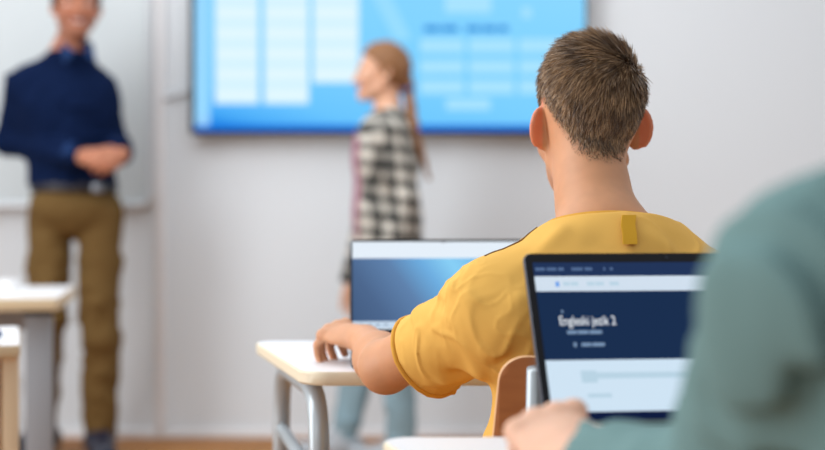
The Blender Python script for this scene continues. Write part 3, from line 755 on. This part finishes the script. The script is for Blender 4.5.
def trousers(parent, name, m, org, hips, legs, r, h, lo, hi, waist=None, fold=.004, cuff=.07, seat=None, fs=(10,10,14)):
    T = S()
    for g in hips: T.u(g, .05)
    for hip, kn, an in legs:
        hip, kn, an = map(np.asarray, (hip, kn, an)); T.u(cap(hip, kn, r[0], r[1]), .018); T.u(cap(kn, an, r[1], r[2]), .015)
    T.d(folds(fs, fold, 1.7)); T.d(creases((11,11,15), fold*1.2, 2.))
    if waist is not None: T.i(plane((0,0,waist), (0,0,1)), .005)
    T.i(plane((0,0,cuff), (0,0,-1)), .004)
    return blob(name, T, lo, hi, h, m, parent, None, org)
def shoe(parent, an, toe, m, org, k=1.):
    an, toe = np.asarray(an, float), np.asarray(toe, float); d = nrm((toe-an)*V3(1,1,0)); g = V3(an[0], an[1], 0); t0 = g-d*.05*k; t1 = g+d*.17*k
    T = S().u(cap(t0+V3(0,0,.05*k), g+d*.04*k+V3(0,0,.05*k), .047*k), .02).u(cap(g+d*.03*k+V3(0,0,.04*k), t1+V3(0,0,.03*k), .046*k, .042*k), .03).u(cap(g+V3(0,0,.06*k), g+V3(0,0,.095*k), .046*k), .03)
    T.i(plane((0,0,.0), (0,0,-1)), .004)
    lo = np.minimum(t0, t1)-.08; hi = np.maximum(t0, t1)+.1; hi[2] = .17; lo[2] = -.02
    return blob('shoe', T, lo, hi, .006, m, parent, None, org)
lg = [((.265+s*.075,1.78,.515), (.265+s*.10,2.12,.52), (.265+s*.10,2.15,.10)) for s in (-1,1)]
trousers(boy, 'trousers', 'jeans_dark', BO, [ell((.265,1.765,.515), (.165,.115,.085))], lg, (.078,.060,.052), .008, (.05,1.6,.0), (.5,2.3,.66))
for s in (-1,1): shoe(boy, (.265+s*.10,2.15,.09), (.265+s*.11,2.30,.03), 'sneaker', BO, .95)

# ===== the person in the foreground, mostly outside the frame
fg = thing('person', 'person in a loose grey green long sleeved shirt at right, seen from behind', 'person', (.44, .75, 0))
FO = np.array(fg.location)
shL, shR = V3(.243,.79,.874), V3(.60,.77,.874)
elL, wrL = V3(.217,.965,.733), V3(.137,1.125,.717)
elR, wrR = V3(.66,1.05,.755), V3(.52,1.22,.745)
nb = V3(.422,.80,.965); R = torsoR(shL, shR)
H = Head((.425,.87,1.11), (-.1,1,-.12), .96)
B = S(); B.u(ell((.425,.75,.79), (.14,.09,.16), R), .03).u(ell((.44,.76,.62), (.135,.09,.14), R), .05).u(ell((.45,.76,.52), (.155,.105,.09), R), .05)
for s in (shL, shR): B.u(cap(nb, s, .042, .048), .04)
arm(B, shL, elL, wrL); arm(B, shR, elR, wrR)
for s in (-1, 1): leg(B, (.45+s*.08,.78,.525), (.45+s*.11,1.16,.525), (.45+s*.11,1.17,.09), (.45+s*.12,1.33,.035), .9)
H.build(B); B.u(cap(H.p(0,-.022,-.02), nb, .050, .056), .03)
hand(B, wrL, V3(-.26,.92,.30), V3(-.1,-.45,1), V3(.9,.2,-.2), 1.0, (62,60,36), 14, 2, 28)
hand(B, wrR, V3(-.35,.9,-.02), V3(0,0,1), V3(-.9,-.3,0), .93, (24,30,24), 12, 5)
blob('body', B, (.0,.55,-.01), (.80,1.46,1.28), .005, 'skin', fg, skin_cols(H, lin(226,178,150), LIP, lin(60,44,34), None, None), FO)
H.eyes(fg)
def hair_cap(H, hl, thick, m, parent, org, h, extra=(), amp=.004, drop=-.06, pad=.02):
    D = S().u(H.e((0,-.012,.047), (.0725+thick,.092+thick,.083+thick)), .0).u(H.e((0,-.04,.02), (.060+thick,.060+thick,.062+thick)), .03)
    D.i(lambda p: (hl(H.loc(p))-H.loc(p)[:,2])*H.k, .004)
    for g, k in extra: D.u(g, k)
    D.d(folds((70,70,26), amp, 5.))
    lo = H.o-.20; hi = H.o+.22; lo[2] += min(0, drop); lo -= pad; hi += pad
    return blob('hair', D, lo, hi, h, m, parent, None, org)
hlM = hairline([(0,-.045), (40,-.03), (60,.01), (75,.02), (95,.0), (104,.01), (112,.05), (140,.082), (180,.088)])
hair_cap(H, hlM, .014, 'hair_brown', fg, FO, .006)
C = S(); C.u(ell((.425,.745,.78), (.185,.125,.19), R), .03).u(ell((.44,.75,.60), (.195,.13,.17), R), .06)
for s in (shL, shR): C.u(cap(nb+V3(0,-.02,-.035), s, .066, .068), .05)
C.u(cap((.30,.74,.82), (.54,.73,.83), .065), .05)
for s, e, w in ((shL, elL, wrL), (shR, elR, wrR)):
    C.u(cap(s, e+V3(0,0,.0), .066, .046), .03); C.u(S().u(cap(e, w, .045, .034), .02).i(plane(w-nrm(w-e)*.012, nrm(w-e)), .003), .02)
C.d(ridges([(P(790,210,.80), P(760,440,.84), .010, .013), (P(760,240,.85), P(700,400,.95), -.008, .013), (P(815,230,.76), P(800,440,.74), -.010, .014), (P(735,250,.88), P(660,400,1.0), .006, .010), (P(740,300,.86), P(740,430,.88), .007, .010)]))
C.d(folds((24,20,7), .006, 9.1)); C.d(creases((24,24,3.5), .005, 4.)); C.d(lambda p: -.0048*np.sin((p[:,0]*1.0+p[:,1]*.55+p[:,2]*.12)*235+6*vnoise(p*5))*np.clip((.95-p[:,2])/.07, 0, 1)*np.clip((.96-p[:,1])/.1, 0, 1)*(.4+1.2*np.clip(vnoise(p*9+4)+.5,0,1))); C.i(plane(nb+V3(0,-.01,.0), (0,.3,1)), .004); C.i(plane((.26,1.7,.465), (0,0,-1)), .006)
fs_, _, _ = blob('shirt', C, (.0,.5,.44), (.85,1.32,1.02), .005, 'teal_cotton', fg, None, FO)
lg = [((.45+s*.08,.78,.525), (.45+s*.11,1.16,.525), (.45+s*.11,1.17,.10)) for s in (-1,1)]
trousers(fg, 'trousers', 'jeans_dark', FO, [ell((.45,.765,.525), (.175,.12,.09))], lg, (.082,.064,.056), .009, (.18,.55,.0), (.72,1.35,.68))
for s in (-1,1): shoe(fg, (.45+s*.11,1.17,.09), (.45+s*.12,1.33,.03), 'sneaker', FO)

# ===== the standing man
man = thing('person', 'standing man in navy shirt and khaki trousers with clasped hands, smiling', 'person', (P(75,0,5.34)[0], 5.34, 0))
MO = np.array(man.location); Y = 5.34
H = Head(P(77,9,Y-.02), (.30,-1,-.05), 1.06, smile=1.0)
shR, shL = P(24,86,Y), P(99,91,Y+.02)
elR, wrR = P(8,142,Y+.05), P(80,156,Y-.17)
elL, wrL = P(114,146,Y+.07), P(122,154,Y-.15)
nb = P(70,52,Y+.01); R = torsoR(shL, shR)
pel = P(75,205,Y)
hipR, hipL = P(51,222,Y), P(99,222,Y); knR, knL = P(46,318,Y-.06), P(101,338,Y-.02); anR, anL = P(40,434,Y+.05), P(99,440,Y+.02)
B = S(); B.u(ell(P(66,112,Y), (.155,.105,.17), R), .03).u(ell(P(72,165,Y), (.135,.095,.14), R), .05).u(ell(pel, (.15,.105,.10), R), .05)
for s in (shL, shR): B.u(cap(nb, s, .048, .05), .05)
arm(B, shL, elL, wrL, 1.08); arm(B, shR, elR, wrR, 1.08)
leg(B, hipR, knR, anR, (anR[0]-.05, anR[1]-.16, .035)); leg(B, hipL, knL, anL, (anL[0]+.05, anL[1]-.16, .035))
H.build(B); B.u(cap(H.p(0,-.018,-.03), nb, .054, .060), .03)
hand(B, wrR, V3(.86,-.42,-.06), V3(.25,-.8,.55), V3(.1,.1,.9), 1.1, (36,44,30), 14, 2, 25)
hand(B, wrL, V3(-.55,-.70,-.28), V3(.45,-.7,.3), V3(0,0,.9), 1.1, (46,50,34), 14, 2, 25)
colM = skin_cols(H, lin(182,120,92), lin(160,78,70), lin(44,34,30), None, None, beard=.22)
blob('body', B, MO+V3(-.42,-.42,-MO[2]-.01), V3(MO[0]+.42,Y+.32,1.86), .006, 'skin', man, colM, MO)
H.eyes(man); bm = bmesh.new()
tth = [H.p(x, .0985-abs(x)*12*abs(x)*1.4, -.0525+abs(x)*.14) for x in np.linspace(-.019,.019,9)]
obj('teeth', tube(np.array(tth)-MO, .0032, 8, flat=1.0), 'teeth', man, 'all')
hair_cap(H, hlM, .014, 'hair_brown', man, MO, .006)
C = S(); C.u(ell(P(65,112,Y), (.185,.125,.20), R), .03).u(ell(P(71,165,Y), (.162,.118,.15), R), .06).u(ell(P(73,185,Y), (.160,.118,.05), R), .04)
for s in (shL, shR): C.u(cap(nb+V3(0,0,-.03), s, .058, .056), .06)
for s, e, w in ((shL, elL, wrL), (shR, elR, wrR)):
    C.u(cap(s, e, .060, .056), .05); C.u(S().u(cap(e, w, .056, .040), .02).i(plane(w, nrm(w-e)), .003), .02)
C.d(folds((14,14,10), .006, 4.4)); C.d(creases((10,10,12), .010, 8.)); C.i(plane(P(0,186,Y), (0,0,-1)), .004); cm = nb+V3(.01,-.02,.018); C.i(plane(cm, (-.05,-.25,1)), .004); C.s(cap(P(77,36,Y-.12), P(79,62,Y-.15), .075, .012), .004)
ms, _, _ = blob('shirt', C, MO+V3(-.46,-.36,.98), V3(MO[0]+.40,Y+.28,1.66), .006, 'navy_cotton', man, None, MO)
K = S().u(cap(nb+V3(.0,.005,-.02), H.p(0,-.020,-.105), .076, .068), 0).s(cap(nb+V3(0,.0,-.1), H.p(0,-.014,-.03), .067, .061), .002)
K.i(plane(H.p(0,-.016,-.128), (.03,.35,1)), .003); K.i(plane(nb+V3(0,0,-.025), (0,0,-1)), .003); K.s(cap(P(77,34,Y-.11), P(79,60,Y-.14), .070, .012), .003)
blob('collar', K, nb-.16, nb+.18, .005, 'navy_trim', ms, None, MO)
for T3 in ((P(61,40,Y-.04), P(75,52,Y-.125), P(64,63,Y-.135)), (P(92,41,Y-.03), P(84,54,Y-.125), P(96,62,Y-.125))):
    bm = bmesh.new(); vv = [bm.verts.new(x-MO) for x in T3]; ww = [bm.verts.new(x-MO+V3(0,.012,-.003)) for x in T3]
    bm.faces.new(vv); bm.faces.new(ww[::-1])
    for k in range(3): bm.faces.new((vv[k], ww[k], ww[(k+1)%3], vv[(k+1)%3]))
    obj('collar_point', bm, 'navy_trim', ms, 30)
for e, w in ((elR, wrR), (elL, wrL)):
    d = nrm(w-e); obj('cuff', tube([w-d*.05-MO, w-d*.002-MO], [.046,.043], 20), 'navy_trim', ms, 40)
belt = S().u(ell(P(74,187,Y), (.166,.124,.12), R), .0).i(plane(P(0,183,Y), (0,0,1)), .002).i(plane(P(0,192.5,Y), (0,0,-1)), .002)
bb, _, _ = blob('belt', belt, P(74,187,Y)-.2, P(74,187,Y)+.2, .006, 'belt_leather', man, None, MO)
q = P(98,188,Y-.115)-MO; obj('buckle', box(q+V3(-.022,-.006,-.017), q+V3(.022,.006,.017), .004), 'belt_buckle', bb)
trousers(man, 'trousers', 'khaki_twill', MO, [ell(P(75,210,Y), (.178,.130,.12), R)], [(hipR, knR, anR+V3(0,0,.0)), (hipL, knL, anL)], (.090,.072,.060), .007, MO+V3(-.34,-.26,0), V3(MO[0]+.34,Y+.28,1.08), waist=P(0,188,Y)[2], fold=.008, cuff=.03)
shoe(man, anR, (anR[0]-.05, anR[1]-.16, .03), 'shoe_leather', MO, 1.12); shoe(man, anL, (anL[0]+.05, anL[1]-.16, .03), 'shoe_leather', MO, 1.12)

# ===== the girl walking past the screen
girl = thing('person', 'girl with braided light brown hair and open checked shirt walking past the screen', 'person', (P(385,0,5.2)[0], 5.2, 0))
GO = np.array(girl.location); Y = 5.2
H = Head(P(382,76,Y), (-1,-.08,.0), .92, up=(.05,0,1))
shL, shR = P(391,133,Y-.135), P(385,133,Y+.135)
elL, wrL = P(404,198,Y-.17), P(392,250,Y-.20); elR, wrR = P(372,200,Y+.14), P(351,284,Y+.12)
nb = P(388,112,Y); R = torsoR(shL, shR)
hipL, hipR = P(388,275,Y-.075), P(384,275,Y+.075); knL, knR = P(398,360,Y-.07), P(362,356,Y+.07); anL, anR = P(402,444,Y-.06), P(341,448,Y+.06)
B = S(); B.u(ell(P(386,155,Y), (.125,.085,.15), R), .03).u(ell(P(387,205,Y), (.11,.08,.12), R), .05).u(ell(P(387,255,Y), (.13,.095,.10), R), .05)
for s in (shL, shR): B.u(cap(nb, s, .036, .042), .04)
arm(B, shL, elL, wrL, .9); arm(B, shR, elR, wrR, .9)
leg(B, hipL, knL, anL, (anL[0]-.17, anL[1], .035), .9); leg(B, hipR, knR, anR, (anR[0]-.17, anR[1], .035), .9)
H.build(B); B.u(cap(H.p(0,-.020,-.03), nb, .043, .048), .03)
hand(B, wrL, V3(-.25,0,-1), V3(.2,-1,0), V3(-1,0,-.1), .85, (18,22,18), 10, 3, 25); hand(B, wrR, V3(.12,-.1,-1), V3(0,1,0), V3(-1,0,.2), .85, (18,22,18), 10, 3, 25)
blob('body', B, GO+V3(-.36,-.32,-.01), V3(GO[0]+.30,Y+.32,1.66), .0055, 'skin', girl, skin_cols(H, lin(222,172,142), LIP, lin(110,78,54), None, None), GO)
H.eyes(girl)
hlG = hairline([(0,-.075), (30,-.07), (60,-.05), (78,-.02), (92,.005), (108,.035), (125,.062), (150,.082), (180,.088)])
br = [H.p(0,-.09,-.02), H.p(.0,-.105,-.06), P(414,128,Y-.08), P(420,150,Y-.09), P(425,165,Y-.095), P(429,178,Y-.095)]
bd = [np.array(p) for p in fillet(br, .05, 4)]
ext = [(chain(bd, list(np.interp(np.linspace(0,1,len(bd)), [0,.15,.5,1], [.034,.022,.015,.008]))), .015)]
hh, _, _ = hair_cap(H, hlG, .012, 'hair_blond', girl, GO, .005, ext, .004, drop=-.26)
obj('hair_tie', tube([H.p(0,-.100,-.048)-GO, H.p(0,-.104,-.062)-GO], .030, 14), 'hair_tie', hh, 'all')
C = S(); C.u(ell(P(386,158,Y), (.160,.127,.18), R), .03).u(ell(P(387,225,Y), (.150,.133,.20), R), .06).u(ell(P(387,262,Y), (.160,.135,.13), R), .05)
for s in (shL, shR): C.u(cap(nb+V3(0,0,-.03), s, .052, .056), .05)
for s, e, w in ((shL, elL, wrL), (shR, elR, wrR)):
    C.u(cap(s, e, .060, .050), .02); C.u(S().u(cap(e, w, .050, .042), .02).i(plane(w, nrm(w-e)), .003), .015)
C.d(folds((16,16,8), .006, 2.2)); C.i(plane(P(0,290,Y), (0,0,-1)), .004); C.i(plane(nb+V3(0,0,.012), (-.3,0,1)), .004)
C.s(S().u(cap(P(345,150,Y-.05), P(340,300,Y-.05), .066), 0), .01)     # open front
blob('overshirt', C, GO+V3(-.30,-.34,.5), V3(GO[0]+.30,Y+.34,1.36), .006, 'plaid_cotton', girl, None, GO)
T = S().u(ell(P(380,158,Y), (.130,.102,.17), R), .03).u(ell(P(380,215,Y), (.120,.104,.17), R), .05).u(cap(nb+V3(-.01,0,-.05), P(380,140,Y), .058, .08), .04); T.d(folds((14,14,8), .004, 6.)); T.i(plane(P(0,262,Y), (0,0,-1)), .004); T.i(plane(nb+V3(0,0,-.0), (-.35,0,1)), .004)
blob('tee_shirt', T, GO+V3(-.25,-.2,.6), V3(GO[0]+.2,Y+.2,1.34), .006, 'pink_cotton', girl, None, GO)
trousers(girl, 'jeans', 'jeans_light', GO, [ell(P(387,262,Y), (.148,.110,.11), R)], [(hipL, knL, anL), (hipR, knR, anR)], (.084,.060,.050), .006, GO+V3(-.34,-.25,0), V3(GO[0]+.28,Y+.25,.95), waist=P(0,238,Y)[2], fold=.006, cuff=.03)
shoe(girl, anL, (anL[0]-.17, anL[1], .03), 'sneaker', GO, .95); shoe(girl, anR, (anR[0]-.17, anR[1], .03), 'sneaker', GO, .95)
# eyes were built in world space
for pr in (fg, man, girl):
    for o in pr.children:
        if o.name.startswith('eye'): o.location = -pr.location

# ------------------------------------------------------------------ light and camera
w = bpy.data.worlds.new('world'); scene.world = w; w.use_nodes = True
w.node_tree.nodes['Background'].inputs[0].default_value = (.93,.96,1,1); w.node_tree.nodes['Background'].inputs[1].default_value = .56
def area(name, loc, target, sx_, sy_, power, col=(1,1,1)):
    l = bpy.data.lights.new(name, 'AREA'); l.shape = 'RECTANGLE'; l.size = sx_; l.size_y = sy_; l.energy = power; l.color = col
    o = bpy.data.objects.new(name, l); COL.objects.link(o); o.location = loc; o.rotation_euler = (Vector(target)-Vector(loc)).to_track_quat('-Z', 'Z').to_euler(); return o
area('window_light', (-3.6,1.9,1.9), (.3,1.9,1.0), 6.5, 1.8, 200, (.98,.99,1))
area('rear_fill_light', (-2.2,-2.4,2.2), (.3,2.5,.9), 3.0, 1.6, 18, (1,.985,.96))  # unseen fill added behind the camera to light the backs facing it
area('overhead_fill', (-.8,3.6,3.0), (-.8,4.0,0), 4, 3, 68, (.95,.975,1))  # unseen overhead fill, added to brighten and cool the front wall
cam = bpy.data.cameras.new('camera'); co = bpy.data.objects.new('camera', cam); COL.objects.link(co); scene.camera = co
cam.sensor_width = 36; cam.lens = F/825*36; cam.clip_start = .05; co.location = (0,0,CAMH); co.rotation_euler = (math.radians(90)-math.atan(10/F), 0, 0)
cam.dof.use_dof = True; cam.dof.focus_distance = 1.765; cam.dof.aperture_fstop = cam.lens/24.5
vs_ = scene.view_settings; vs_.view_transform = 'Standard'; vs_.look = 'None'; vs_.gamma = 1; vs_.use_curve_mapping = False; vs_.exposure = 0.06
